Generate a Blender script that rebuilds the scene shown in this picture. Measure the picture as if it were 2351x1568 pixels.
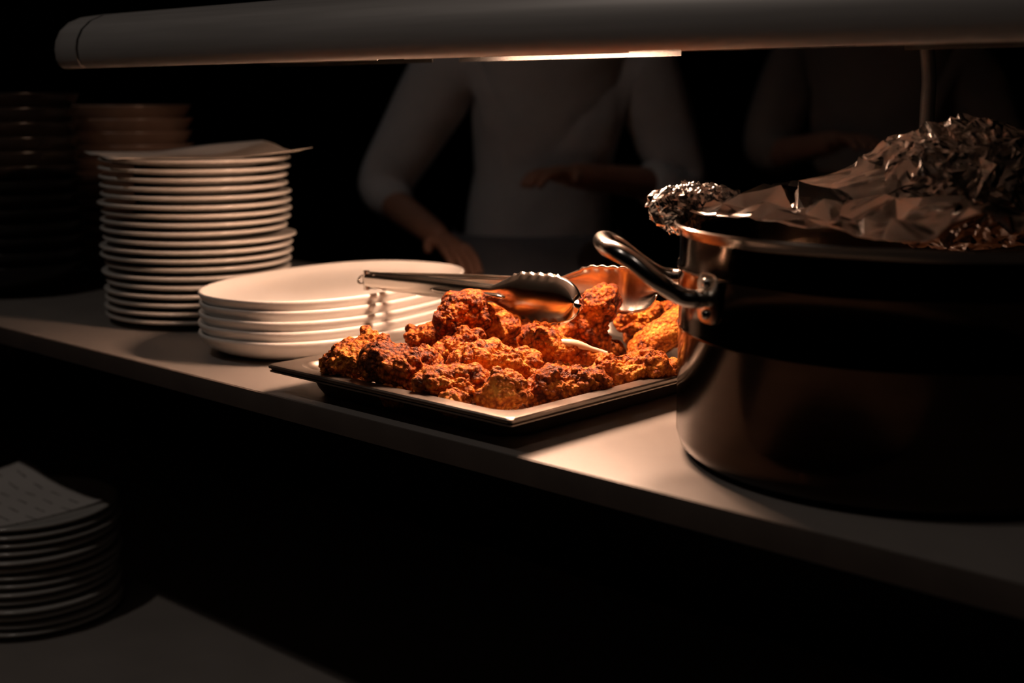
import bpy, bmesh, math, random
import numpy as np
from mathutils import Vector, Matrix, noise, Euler

# ------------------------------------------------------------------ camera, light, exposure
for o in list(bpy.data.objects):
    bpy.data.objects.remove(o)
scene = bpy.context.scene
COL = scene.collection
CZ = 1.32                                    # eye height; the pass shelf lies 0.30 m below it
cam_d = bpy.data.cameras.new('camera')
cam = bpy.data.objects.new('camera', cam_d)
COL.objects.link(cam)
scene.camera = cam
AZ, PT = math.radians(46.908), math.radians(10.555)
fwd = Vector((-math.cos(AZ) * math.cos(PT), math.sin(AZ) * math.cos(PT), -math.sin(PT)))
cam.location = (0, 0, CZ)
cam.rotation_euler = fwd.to_track_quat('-Z', 'Y').to_euler()
cam_d.sensor_width = 36
cam_d.lens = 3000 / 2351 * 36
cam_d.clip_start = .02
cam_d.dof.use_dof = True
cam_d.dof.focus_distance = 1.27
cam_d.dof.aperture_fstop = 3.8

world = bpy.data.worlds.new('dark_room'); scene.world = world
world.use_nodes = True
world.node_tree.nodes['Background'].inputs[0].default_value = (.8, .85, 1, 1)
world.node_tree.nodes['Background'].inputs[1].default_value = 0.0004

scene.view_settings.view_transform = 'Standard'
scene.view_settings.look = 'None'
scene.view_settings.exposure = 0.0
scene.view_settings.gamma = 1.0
scene.view_settings.use_curve_mapping = False

TUBE_W = 760.0          # emission strength of the lit quartz tube
TUBE_C = (1.0, .60, .40)
SPOT_W = 9.0

def add_spot(name, loc, target, watts, color, size, angle, blend=.4):
    d = bpy.data.lights.new(name, 'SPOT'); d.energy = watts; d.color = color
    d.shadow_soft_size = size; d.spot_size = math.radians(angle); d.spot_blend = blend
    o = bpy.data.objects.new(name, d); COL.objects.link(o); o.location = loc
    o.rotation_euler = (Vector(target) - Vector(loc)).to_track_quat('-Z', 'Y').to_euler()
    return o
# dim ceiling downlight of the dining side, then two added fill spots
add_spot('front_spot', (-1.40, -.10, CZ + 1.47), (-1.45, .75, CZ - .5), SPOT_W, (1, .86, .76), .02, 95, .6)
add_spot('front_spot', (-.15, -.15, CZ + 1.47), (-.30, .85, CZ - .3), 3.5, (1, .84, .74), .02, 60, .6)  # added fill, brightens the right end of the shelf
add_spot('people_fill', (-2.55, 2.00, CZ + 1.47), (-1.95, 2.55, CZ - .4), .5, (1, .93, .92), .06, 100, .6)  # added fill so the people behind are faintly lit

# ------------------------------------------------------------------ materials
def mat(name, base=(.5, .5, .5), rough=.5, metal=0., spec=.5, ior=None):
    m = bpy.data.materials.new(name); m.use_nodes = True
    b = m.node_tree.nodes['Principled BSDF']
    b.inputs['Base Color'].default_value = (*base, 1)
    b.inputs['Roughness'].default_value = rough
    b.inputs['Metallic'].default_value = metal
    b.inputs['Specular IOR Level'].default_value = spec
    return m

def vary(m, c1, c2, scale=8, detail=4, bump=0., bscale=None, bdist=.001, rough=None, stretch=None, space='Object'):
    nt = m.node_tree; N, L = nt.nodes, nt.links
    b = N['Principled BSDF']
    tc = N.new('ShaderNodeTexCoord'); mp = N.new('ShaderNodeMapping')
    L.new(tc.outputs[space], mp.inputs[0])
    if stretch: mp.inputs['Scale'].default_value = stretch
    n = N.new('ShaderNodeTexNoise'); n.inputs['Scale'].default_value = scale; n.inputs['Detail'].default_value = detail
    L.new(mp.outputs[0], n.inputs['Vector'])
    r = N.new('ShaderNodeValToRGB')
    r.color_ramp.elements[0].position = .3; r.color_ramp.elements[1].position = .7
    r.color_ramp.elements[0].color = (*c1, 1); r.color_ramp.elements[1].color = (*c2, 1)
    L.new(n.outputs['Fac'], r.inputs[0]); L.new(r.outputs[0], b.inputs['Base Color'])
    if rough:
        rr = N.new('ShaderNodeMapRange'); rr.inputs[3].default_value = rough[0]; rr.inputs[4].default_value = rough[1]
        L.new(n.outputs['Fac'], rr.inputs[0]); L.new(rr.outputs[0], b.inputs['Roughness'])
    if bump:
        n2 = N.new('ShaderNodeTexNoise'); n2.inputs['Scale'].default_value = bscale or scale * 6; n2.inputs['Detail'].default_value = 5
        L.new(mp.outputs[0], n2.inputs['Vector'])
        bp = N.new('ShaderNodeBump'); bp.inputs['Strength'].default_value = bump; bp.inputs['Distance'].default_value = bdist
        L.new(n2.outputs['Fac'], bp.inputs['Height']); L.new(bp.outputs[0], b.inputs['Normal'])
    return m

M = {}
M['floor'] = vary(mat('floor_tile', rough=.6), (.03, .028, .026), (.05, .046, .042), 3)
M['wall'] = vary(mat('dark_wall', rough=.8), (.012, .012, .013), (.02, .019, .019), 2, bump=.2)
M['counter'] = vary(mat('pale_laminate', rough=.42, spec=.4), (.235, .212, .195), (.27, .243, .222), 14, 6, rough=(.38, .5))
M['edge'] = vary(mat('edge_band', rough=.5, spec=.4), (.10, .08, .07), (.13, .105, .09), 20, 3)
M['table'] = vary(mat('table_laminate', rough=.5, spec=.4), (.36, .325, .30), (.41, .37, .34), 10, 5)
M['steel_dark'] = vary(mat('dark_painted_steel', rough=.5, metal=.2), (.03, .03, .03), (.045, .044, .043), 12)
M['porcelain'] = vary(mat('white_porcelain', rough=.14, spec=.5), (.66, .63, .59), (.71, .68, .64), 6)
M['porcelain2'] = vary(mat('cream_porcelain', rough=.3, spec=.5), (.86, .83, .79), (.90, .87, .83), 9)
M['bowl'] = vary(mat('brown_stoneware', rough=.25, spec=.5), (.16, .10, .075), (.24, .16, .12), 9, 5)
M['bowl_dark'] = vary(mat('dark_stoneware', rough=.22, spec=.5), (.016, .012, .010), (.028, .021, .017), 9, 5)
M['housing'] = vary(mat('brushed_aluminium', rough=.42, metal=.35), (.50, .475, .455), (.58, .55, .53), 20, 4, stretch=(.2, 6, 6), rough=(.38, .5))
M['reflector'] = mat('polished_reflector', (.75, .72, .68), .22, 1.)
M['glass_off'] = mat('quartz_tube', (.5, .45, .42), .12, .3)
M['gap'] = mat('black_rubber', (.01, .01, .01), .7)
M['steel'] = vary(mat('stainless_steel', rough=.2, metal=1.), (.50, .46, .42), (.58, .54, .49), 14, 5, rough=(.16, .27))
M['pan_steel'] = vary(mat('pan_steel', rough=.3, metal=1.), (.28, .24, .21), (.38, .33, .29), 20, 6, rough=(.24, .42))
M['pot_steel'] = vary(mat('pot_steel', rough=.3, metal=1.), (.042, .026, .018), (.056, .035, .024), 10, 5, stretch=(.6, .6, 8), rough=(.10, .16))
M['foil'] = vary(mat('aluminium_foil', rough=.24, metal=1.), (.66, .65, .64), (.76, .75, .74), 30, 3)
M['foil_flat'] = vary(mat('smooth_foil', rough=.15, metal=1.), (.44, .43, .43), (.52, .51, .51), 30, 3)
M['bone'] = vary(mat('pale_bone', rough=.45), (.80, .62, .42), (.88, .74, .54), 60)
M['coat'] = vary(mat('white_cotton', rough=.9, spec=.2), (.46, .45, .46), (.54, .53, .54), 5, bump=.4, bscale=14, bdist=.02)
M['coat2'] = vary(mat('taupe_cotton', rough=.9, spec=.2), (.23, .19, .17), (.29, .24, .21), 5, bump=.3, bscale=12, bdist=.02)
M['apron'] = vary(mat('slate_apron', rough=.9, spec=.2), (.12, .12, .135), (.17, .17, .185), 6)
M['trouser'] = vary(mat('black_trousers', rough=.9, spec=.2), (.02, .02, .022), (.03, .03, .032), 6)
M['skin'] = vary(mat('skin', rough=.5), (.34, .16, .10), (.42, .21, .14), 12)
M['hair'] = vary(mat('dark_hair', rough=.6), (.015, .01, .008), (.03, .02, .015), 60)
M['shoe'] = mat('black_shoe', (.015, .015, .015), .4)

def emit(name, col, s):
    m = bpy.data.materials.new(name); m.use_nodes = True
    nt = m.node_tree; nt.nodes.clear()
    e = nt.nodes.new('ShaderNodeEmission'); o = nt.nodes.new('ShaderNodeOutputMaterial')
    e.inputs[0].default_value = (*col, 1); e.inputs[1].default_value = s
    nt.links.new(e.outputs[0], o.inputs[0]); return m
M['tube_lit'] = emit('glowing_quartz', TUBE_C, TUBE_W)

def chicken_material():
    m = mat('fried_crust', rough=.6, spec=.22)
    nt = m.node_tree; N, L = nt.nodes, nt.links; b = N['Principled BSDF']
    tc = N.new('ShaderNodeTexCoord')
    oi = N.new('ShaderNodeObjectInfo')
    n1 = N.new('ShaderNodeTexNoise'); n1.inputs['Scale'].default_value = 34; n1.inputs['Detail'].default_value = 6; n1.inputs['Roughness'].default_value = .65
    L.new(tc.outputs['Object'], n1.inputs['Vector'])
    v = N.new('ShaderNodeTexVoronoi'); v.inputs['Scale'].default_value = 210
    L.new(tc.outputs['Object'], v.inputs['Vector'])
    add = N.new('ShaderNodeMath'); add.operation = 'MULTIPLY_ADD'; add.inputs[1].default_value = -.34
    L.new(v.outputs['Distance'], add.inputs[0]); L.new(n1.outputs['Fac'], add.inputs[2])
    ad2 = N.new('ShaderNodeMath'); ad2.operation = 'MULTIPLY_ADD'; ad2.inputs[1].default_value = .16
    L.new(oi.outputs['Random'], ad2.inputs[0]); L.new(add.outputs[0], ad2.inputs[2])
    r = N.new('ShaderNodeValToRGB'); cr = r.color_ramp
    cr.elements[0].position = .27; cr.elements[0].color = (.090, .016, .003, 1)
    cr.elements[1].position = .66; cr.elements[1].color = (.86, .36, .058, 1)
    e = cr.elements.new(.39); e.color = (.36, .074, .008, 1)
    e = cr.elements.new(.53); e.color = (.68, .190, .021, 1)
    L.new(ad2.outputs[0], r.inputs[0]); L.new(r.outputs[0], b.inputs['Base Color'])
    n3 = N.new('ShaderNodeTexNoise'); n3.inputs['Scale'].default_value = 420; n3.inputs['Detail'].default_value = 4
    L.new(tc.outputs['Object'], n3.inputs['Vector'])
    b1 = N.new('ShaderNodeBump'); b1.inputs['Strength'].default_value = .9; b1.inputs['Distance'].default_value = .0024
    L.new(n3.outputs['Fac'], b1.inputs['Height'])
    b2 = N.new('ShaderNodeBump'); b2.inputs['Strength'].default_value = .7; b2.inputs['Distance'].default_value = .003; b2.invert = True
    L.new(v.outputs['Distance'], b2.inputs['Height']); L.new(b1.outputs[0], b2.inputs['Normal'])
    L.new(b2.outputs[0], b.inputs['Normal'])
    return m
M['chicken'] = chicken_material()

def napkin_material():
    m = mat('printed_paper', (.62, .58, .54), .85, spec=.2)
    nt = m.node_tree; N, L = nt.nodes, nt.links; b = N['Principled BSDF']
    uv = N.new('ShaderNodeUVMap')
    br = N.new('ShaderNodeTexBrick'); br.offset = .5
    br.inputs['Scale'].default_value = 1; br.inputs['Brick Width'].default_value = .052; br.inputs['Row Height'].default_value = .026
    br.inputs['Mortar Size'].default_value = .0115; br.inputs['Mortar Smooth'].default_value = .0
    br.inputs['Color1'].default_value = (1, 1, 1, 1); br.inputs['Color2'].default_value = (1, 1, 1, 1); br.inputs['Mortar'].default_value = (0, 0, 0, 1)
    L.new(uv.outputs[0], br.inputs['Vector'])
    n = N.new('ShaderNodeTexNoise'); n.inputs['Scale'].default_value = 420; n.inputs['Detail'].default_value = 1
    L.new(uv.outputs[0], n.inputs['Vector'])
    g = N.new('ShaderNodeMath'); g.operation = 'GREATER_THAN'; g.inputs[1].default_value = .44
    L.new(n.outputs['Fac'], g.inputs[0])
    mu = N.new('ShaderNodeMath'); mu.operation = 'MULTIPLY'
    L.new(br.outputs['Color'], mu.inputs[0]); L.new(g.outputs[0], mu.inputs[1])
    mx = N.new('ShaderNodeMix'); mx.data_type = 'RGBA'
    mx.inputs[6].default_value = (.80, .75, .71, 1); mx.inputs[7].default_value = (.16, .13, .12, 1)
    L.new(mu.outputs[0], mx.inputs[0]); L.new(mx.outputs[2], b.inputs['Base Color'])
    return m
M['napkin'] = napkin_material()
M['paper'] = vary(mat('plain_paper', rough=.85, spec=.2), (.55, .50, .46), (.62, .57, .52), 8)

# ------------------------------------------------------------------ mesh helpers
def Z(p):                       # coordinates below are written relative to eye height
    return (p[0], p[1], p[2] + CZ)

def mesh_obj(name, verts, faces, material, parent=None, smooth=True, loc=(0, 0, 0), angle=None):
    me = bpy.data.meshes.new(name)
    me.from_pydata([tuple(v) for v in verts], [], [tuple(f) for f in faces])
    me.validate()
    bm = bmesh.new(); bm.from_mesh(me); bmesh.ops.recalc_face_normals(bm, faces=bm.faces); bm.to_mesh(me); bm.free()
    if smooth:
        me.polygons.foreach_set('use_smooth', [True] * len(me.polygons))
        if angle: me.set_sharp_from_angle(angle=math.radians(angle))
    me.materials.append(material)
    o = bpy.data.objects.new(name, me); COL.objects.link(o)
    o.location = loc
    if parent: o.parent = parent
    return o

def from_bm(name, bm, material, parent=None, smooth=False, loc=(0, 0, 0), angle=None):
    me = bpy.data.meshes.new(name)
    bmesh.ops.recalc_face_normals(bm, faces=bm.faces)
    bm.to_mesh(me); bm.free()
    if smooth:
        me.polygons.foreach_set('use_smooth', [True] * len(me.polygons))
        if angle: me.set_sharp_from_angle(angle=math.radians(angle))
    me.materials.append(material)
    o = bpy.data.objects.new(name, me); COL.objects.link(o); o.location = loc
    if parent: o.parent = parent
    return o

def box(name, lo, hi, material, parent=None, bevel=0., seg=2):
    bm = bmesh.new(); bmesh.ops.create_cube(bm, size=1)
    for v in bm.verts:
        v.co = Vector([(lo[i] + hi[i]) / 2 + v.co[i] * (hi[i] - lo[i]) for i in range(3)])
    if bevel: bmesh.ops.bevel(bm, geom=bm.edges[:], offset=bevel, segments=seg, affect='EDGES', profile=.5)
    return from_bm(name, bm, material, parent, smooth=bool(bevel), angle=35)

def lathe(profile, seg=96):
    """profile of (r, z), closed loop along the outside then back along the inside; r=0 ends collapse"""
    V, F = [], []; rows = []
    for r, z in profile:
        if r < 1e-6:
            V.append((0, 0, z)); rows.append([len(V) - 1])
        else:
            row = []
            for k in range(seg):
                a = 2 * math.pi * k / seg
                V.append((r * math.cos(a), r * math.sin(a), z)); row.append(len(V) - 1)
            rows.append(row)
    for a, b in zip(rows[:-1], rows[1:]):
        for k in range(seg):
            k2 = (k + 1) % seg
            if len(a) == 1: F.append((a[0], b[k], b[k2]))
            elif len(b) == 1: F.append((a[k], b[0], a[k2]))
            else: F.append((a[k], b[k], b[k2], a[k2]))
    return V, F

def tube(path, rad, seg=12, cap=True, flat=None):
    P = [Vector(p) for p in path]; n = len(P)
    R = rad if isinstance(rad, (list, tuple)) else [rad] * n
    V, F = [], []
    up = Vector((0, 0, 1)); prev = None
    for i in range(n):
        t = (P[min(i + 1, n - 1)] - P[max(i - 1, 0)]).normalized()
        if prev is None:
            s = t.cross(up)
            if s.length < 1e-3: s = t.cross(Vector((1, 0, 0)))
        else:
            s = prev - t * prev.dot(t)
        s.normalize(); prev = s
        q = s.cross(t)
        for k in range(seg):
            a = 2 * math.pi * k / seg
            V.append(P[i] + s * (R[i] * math.cos(a)) + q * (R[i] * math.sin(a)))
    for i in range(n - 1):
        for k in range(seg):
            k2 = (k + 1) % seg
            F.append((i * seg + k, i * seg + k2, (i + 1) * seg + k2, (i + 1) * seg + k))
    if cap:
        F.append(tuple(range(seg))[::-1]); F.append(tuple((n - 1) * seg + k for k in range(seg)))
    return V, F

def smooth_path(pts, sub=6):
    P = [Vector(p) for p in pts]; out = []
    Q = [P[0] * 2 - P[1]] + P + [P[-1] * 2 - P[-2]]
    for i in range(1, len(Q) - 2):
        for k in range(sub):
            t = k / sub
            a, b, c, d = Q[i - 1], Q[i], Q[i + 1], Q[i + 2]
            out.append(.5 * ((2 * b) + (c - a) * t + (2 * a - 5 * b + 4 * c - d) * t * t + (3 * b - a - 3 * c + d) * t ** 3))
    out.append(P[-1]); return out

def merge(*vf):
    V, F = [], []
    for v, f in vf:
        o = len(V); V += [tuple(x) for x in v]; F += [tuple(i + o for i in g) for g in f]
    return V, F

def loft(loops, close=True, cap_first=False, cap_last=False):
    n = len(loops[0]); V = [tuple(p) for l in loops for p in l]; F = []
    for i in range(len(loops) - 1):
        for k in range(n):
            k2 = (k + 1) % n
            if not close and k2 == 0: continue
            F.append((i * n + k, i * n + k2, (i + 1) * n + k2, (i + 1) * n + k))
    if cap_first: F.append(tuple(range(n))[::-1])
    if cap_last: F.append(tuple((len(loops) - 1) * n + k for k in range(n)))
    return V, F

def empty(name, loc):
    o = bpy.data.objects.new(name, None); COL.objects.link(o); o.location = loc; o.empty_display_size = .05
    return o

def tag(o, label, cat, group=None):
    o['label'] = label; o['category'] = cat
    if group: o['group'] = group
    return o

def struct(o):
    o['kind'] = 'structure'; return o

ORD = ['top', 'second', 'third', 'fourth', 'fifth', 'sixth', 'seventh', 'eighth', 'ninth', 'tenth', 'eleventh', 'twelfth',
       'thirteenth', 'fourteenth', 'fifteenth', 'sixteenth', 'seventeenth', 'eighteenth', 'nineteenth', 'twentieth']

# ------------------------------------------------------------------ the room
RX0, RX1, RY0, RY1 = -5.2, 2.6, -2.2, 4.8
struct(box('floor', (RX0, RY0, -.1), (RX1, RY1, 0), M['floor']))
struct(box('ceiling', (RX0, RY0, 3.0), (RX1, RY1, 3.1), M['wall']))
struct(box('wall_back', (RX0, RY1, 0), (RX1, RY1 + .1, 3), M['wall']))
struct(box('wall_front', (RX0, RY0 - .1, 0), (RX1, RY0, 3), M['wall']))
struct(box('wall_left', (RX0 - .1, RY0, 0), (RX0, RY1, 3), M['wall']))
struct(box('wall_right', (RX1, RY0, 0), (RX1 + .1, RY1, 3), M['wall']))

# ------------------------------------------------------------------ lower work table and pass shelf
TZ = CZ - .732
t = empty('work_table', (-1.1, .95, 0))
tag(t, 'long pale laminate work table under the pass shelf, carrying the lower plate stack', 'table')
def child_box(name, lo, hi, m, par, bevel=0.):
    o = box(name, [lo[i] - par.location[i] for i in range(3)], [hi[i] - par.location[i] for i in range(3)], m, par, bevel)
    return o
child_box('table_top', (-3.0, .32, TZ - .04), (.8, 1.50, TZ), M['table'], t, .003)
for x in (-2.9, .7):
    for y in (.42, 1.40):
        child_box('leg', (x - .025, y - .025, 0), (x + .025, y + .025, TZ - .04), M['steel_dark'], t, .002)
child_box('stretcher', (-2.9, 1.385, .2), (.7, 1.415, .24), M['steel_dark'], t, .002)

PZ = CZ - .30
s = empty('pass_shelf', (-1.1, 1.14, TZ))
tag(s, 'long pale serving pass shelf carrying the chicken pan, plates and pot', 'shelf')
child_box('shelf_top', (-3.0, .790, PZ - .0235), (.8, 1.50, PZ), M['counter'], s, .0012)
child_box('edge_band', (-3.0, .7882, PZ - .0232), (.8, .7905, PZ - .0008), M['edge'], s, .0004)
for x in (-2.85, .65):
    for y in (1.40,):
        child_box('upright', (x - .02, y - .02, TZ), (x + .02, y + .02, PZ - .0235), M['steel_dark'], s, .002)
child_box('rear_light_block', (-2.98, 1.478, TZ + .001), (.78, 1.492, PZ - .0235), M['steel_dark'], s)  # added dark panel, blocks light from behind so the under-shelf stays black
for x in (-2.85, .65):
    child_box('bracket', (x - .012, .90, PZ - .05), (x + .012, 1.38, PZ - .0235), M['steel_dark'], s, .002)

# ------------------------------------------------------------------ heat lamp gantry
def gantry():
    H0, H1 = -1.470, .60                    # housing from the end-cap seam to beyond the frame
    prof = [(.838, .0395), (.830, .0365), (.8235, .0352), (.8175, .0385), (.8135, .0465), (.8125, .058), (.8145, .069), (.821, .081),
            (.833, .0915), (.850, .0985), (.872, .1020), (1.09, .1020), (1.112, .098), (1.128, .087), (1.136, .070), (1.137, .058), (1.132, .0505), (1.124, .0480), (1.117, .0505)]
    inner = [(1.112, .058), (1.106, .074), (1.085, .088), (.97, .0935), (.860, .086), (.846, .072), (.841, .054)]
    g = empty('heat_lamp_gantry', Z((-.7, .905, -.3)))
    tag(g, 'long rounded metal heat lamp housing hanging over the pass shelf', 'heat lamp')
    L = g.location
    def pl(x, y, z): return (x - L[0], y - L[1], z + CZ - L[2])
    def extr(name, pr, x0, x1, m, par, closed=True, capped=True, n=2):
        loops = [[pl(x0 + (x1 - x0) * i / (n - 1), y, z) for y, z in pr] for i in range(n)]
        V, F = loft(loops, close=closed, cap_first=capped, cap_last=capped)
        return mesh_obj(name, V, F, m, par, smooth=True, angle=40)
    full = prof + inner
    extr('housing', full, H0, H1, M['housing'], g, True, True)
    # seam and rounded end cap
    sc = [( .955 + (y - .955) * .985, .068 + (z - .068) * .97) for y, z in prof]
    extr('seam_gasket', sc, H0 - .006, H0 + .001, M['gap'], g)
    loops = []
    for x, k in ((-.006, 1.0), (-.040, 1.0), (-.060, .985), (-.074, .93), (-.083, .84), (-.087, .70)):
        loops.append([pl(H0 + x, .955 + (y - .955) * k, .062 + (z - .062) * k) for y, z in prof])
    V, F = loft(loops, True, True, True)
    mesh_obj('end_cap', V, F, M['housing'], g, angle=50)
    TY, TZ_ = 1.030, .0605
    # three reflector troughs with quartz tubes, only the middle one is lit
    def module(name, x0, x1, m):
        ou = [(.9870, .0415), (.9885, .0590), (1.0000, .0730), (1.0300, .0790), (1.0600, .0730), (1.0715, .0590), (1.0730, .0405)]
        inn = [(1.0718, .0405), (1.0702, .0588), (1.0592, .0720), (1.0300, .0778), (1.0008, .0720), (.9898, .0588), (.9882, .0415)]
        tr = extr('reflector_trough', ou + inn, x0, x1, M['reflector'], g)
        for xe in (x0, x1):
            V, F = loft([[pl(xe + d, y, max(z, .0555)) for y, z in ou] for d in (-.0006, .0006)], True, True, True)
            mesh_obj('end_plate', V, F, M['reflector'], tr, angle=40)
        for xe in (x0 + .05, x1 - .05):
            V, F = tube([pl(xe, TY, .078), pl(xe, TY, .0936)], .003, 8)
            mesh_obj('hanger', V, F, M['steel'], tr, angle=40)
        a, b = x0 + .045, x1 - .045
        V, F = tube([pl(a, TY, TZ_), pl((a + b) / 2, TY, TZ_), pl(b, TY, TZ_)], .0052, 16)
        mesh_obj(name, V, F, m, tr)
        for p, q in ((x0 + .0006, a), (b, x1 - .0006)):
            V, F = tube([pl(p, TY, TZ_), pl(q, TY, TZ_)], .0072, 12)
            mesh_obj('tube_holder', V, F, M['porcelain2'], tr, angle=40)
    module('lit_tube', -1.085, -.775, M['tube_lit'])
    module('unlit_tube', -.540, -.230, M['glass_off'])
    module('unlit_tube', -1.440, -1.130, M['glass_off'])
    # support posts at the back of the shelf
    for x in (-.650, .30):
        V, F = tube([pl(x, 1.35, -.3), pl(x, 1.35, .02), pl(x, 1.34, .055), pl(x, 1.31, .068), pl(x, 1.13, .068)], .008, 14)
        p = mesh_obj('support_post', V, F, M['steel_dark'], g, angle=50)
        V, F = lathe([(0, 0), (.028, 0), (.028, .004), (.012, .006), (.011, .014), (0, .014)], 24)
        f = mesh_obj('foot_flange', V, F, M['steel_dark'], p, angle=40); f.location = pl(x, 1.35, -.3)
    for x in (-1.15, -.3):
        V, F = tube([pl(x, .91, .10), pl(x, .91, 1.55)], .004, 10)
        mesh_obj('hanging_rod', V, F, M['steel_dark'], g, angle=50)
gantry()

# ------------------------------------------------------------------ round plates
PITCH = .01156
R0 = .128
PLATE_PROF = [(0, .0032), (.074, .0032), (.0755, 0), (.0815, 0), (.083, .0030), (.108, .0062), (.1225, .0092), (.1266, .0103), (.1280, .0122), (.1272, .0140),
              (.1245, .0145), (.1190, .0140), (.104, .01235), (.086, .01156), (.060, .01156), (0, .01156)]
def plate_mesh(sc, name='plate', kz=1.0):
    V, F = lathe([(r * sc, z * (1 if z < .0119 else 1)) for r, z in PLATE_PROF], 96)
    me = bpy.data.meshes.new(name); me.from_pydata(V, [], F)
    bm = bmesh.new(); bm.from_mesh(me); bmesh.ops.recalc_face_normals(bm, faces=bm.faces); bm.to_mesh(me); bm.free()
    me.polygons.foreach_set('use_smooth', [True] * len(me.polygons)); me.materials.append(M['porcelain'])
    return me
PM = [plate_mesh(1.0), plate_mesh(.985), plate_mesh(1.015)]
rng = random.Random(4)
def plate_stack(cx, cy, z0, n, what, group, jit=.003, dx=None):
    for i in range(n):
        o = bpy.data.objects.new('dinner_plate', rng.choice(PM)); COL.objects.link(o)
        j = jit
        o.location = (cx + rng.uniform(-j, j) + (dx[i] if dx else 0), cy + rng.uniform(-j, j), z0 + i * PITCH)
        o.rotation_euler = (0, 0, rng.uniform(0, 6.28))
        k = n - 1 - i
        nm = 'top' if k == 0 else ('bottom' if i == 0 else ORD[k] + ' from the top')
        if k == 0: lab = 'white round plate, topmost of ' + what
        elif i == 0: lab = 'white round plate, bottom one of ' + what
        else: lab = 'white round plate, %s of %s' % (nm, what)
        tag(o, lab, 'plate', group)
MAIN = (-1.543, 1.016)
off = [0, .002, .003, .001, .002, .0, .003, .002, .001, .003, -.003, -.002, -.001, .0, .002, .001, .0, .002, .001]
plate_stack(*MAIN, PZ, 19, 'the tall plate stack on the pass shelf', 'round plates stacked on the pass shelf', .0028, off)
LOW = (-1.738, .8365)
plate_stack(*LOW, TZ, 14, 'the plate stack on the lower table', 'round plates stacked on the lower table', .003)

# ------------------------------------------------------------------ paper napkins on the two stacks
def napkin(name, c, ang, side, z, zfun, material, label, clamp=None):
    n = 24; V, F, UV = [], [], []
    ca, sa = math.cos(ang), math.sin(ang)
    for j in range(n + 1):
        for i in range(n + 1):
            u, v = (i / n - .5) * side, (j / n - .5) * side
            x, y = u * ca - v * sa, u * sa + v * ca
            if clamp:
                r = math.hypot(x, y)
                d = (x * .84 - y * .55) / max(r, 1e-6)
                cl = clamp + (.24 - clamp) * min(1, max(0, (.80 - d) / .18))
                if r > cl: x, y = x * cl / r, y * cl / r
            V.append((x, y, zfun(x, y, u, v))); UV.append((u, v))
    for j in range(n):
        for i in range(n):
            a = j * (n + 1) + i
            F.append((a, a + 1, a + n + 2, a + n + 1))
    me = bpy.data.meshes.new(name); me.from_pydata(V, [], F)
    uvl = me.uv_layers.new(name='UVMap')
    for l in me.loops: uvl.data[l.index].uv = UV[l.vertex_index]
    me.polygons.foreach_set('use_smooth', [True] * len(me.polygons)); me.materials.append(material)
    o = bpy.data.objects.new(name, me); COL.objects.link(o); o.location = (c[0], c[1], z)
    md = o.modifiers.new('thickness', 'SOLIDIFY'); md.thickness = .0004; md.offset = 1
    tag(o, label, 'napkin'); return o
def plate_top(r):        # height of the plate's upper face above its base
    pts = [(0, .01156), (.086, .01156), (.104, .01235), (.119, .0140), (.1245, .0146), (.2, .0146)]
    for (a, za), (b, zb) in zip(pts[:-1], pts[1:]):
        if a <= r <= b: return za + (zb - za) * (r - a) / (b - a)
    return .0146
def zlow(x, y, u, v):
    r = math.hypot(x, y); z = plate_top(min(math.hypot(x - .03, y - .0415), .2)) + .0008
    cr = max(0, -u * 1 + v * 1 - .10)         # rear corner curls up
    z += cr * .10 + max(0, r - .10) ** 2 * .8
    return z + .0006 * math.sin(u * 60)
napkin('paper_napkin', (-1.768, .795), 0, .235, TZ + 13 * PITCH, zlow, M['napkin'],
       'pale paper napkin with small dark print on the lower plate stack')
def zmain(x, y, u, v):
    r = math.hypot(x, y); z = plate_top(min(r, .2)) + .001
    back = max(0, y * .95 - x * .3)           # rear corner stands up a little
    z += max(0, back - .06) * .12
    right = max(0, x * .92 + y * .39)
    z += max(0, right - .135) * .10 + max(0, right - .08) * .06
    return z + .0012 * math.sin(u * 40 + 1) * math.sin(v * 33) + .0013
napkin('paper_liner', MAIN, math.radians(23.6 - 45), .255, PZ + 18 * PITCH, zmain, M['paper'],
       'plain square paper liner with raised corners on the tall plate stack', clamp=.112)

# ------------------------------------------------------------------ oval plates
def oval_plate_mesh(a, b, n_exp=2.4, H=.0282):
    prof = [(1.0, .0020), (.048, .0020), (.046, 0), (.041, 0), (.036, .0010), (.025, .0046), (.0135, .0100), (.0050, .0172), (.0008, .0235), (0, .0258), (.0006, .0274), (.0022, .0280), (.0040, .0274),
            (.0066, .0228), (.0125, .0182), (.022, .0145), (.034, .0121), (.050, .0115), (1.0, .0115)]
    seg = 128; loops = []
    for d, z in prof:
        lp = []
        for k in range(seg):
            t = 2 * math.pi * k / seg
            c, s_ = math.cos(t), math.sin(t)
            ax, by = (a - d, b - d) if d < .5 else (a * .02, b * .02)
            lp.append((ax * math.copysign(abs(c) ** (2 / n_exp), c), by * math.copysign(abs(s_) ** (2 / n_exp), s_), z * H / .028))
        loops.append(lp)
    V, F = loft(loops, True, True, True)
    me = bpy.data.meshes.new('oval_plate'); me.from_pydata(V, [], F)
    bm = bmesh.new(); bm.from_mesh(me); bmesh.ops.recalc_face_normals(bm, faces=bm.faces); bm.to_mesh(me); bm.free()
    me.polygons.foreach_set('use_smooth', [True] * len(me.polygons)); me.materials.append(M['porcelain2'])
    return me
OM = oval_plate_mesh(.2005, .1238)
OC = (-1.279, 1.047)
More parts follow.
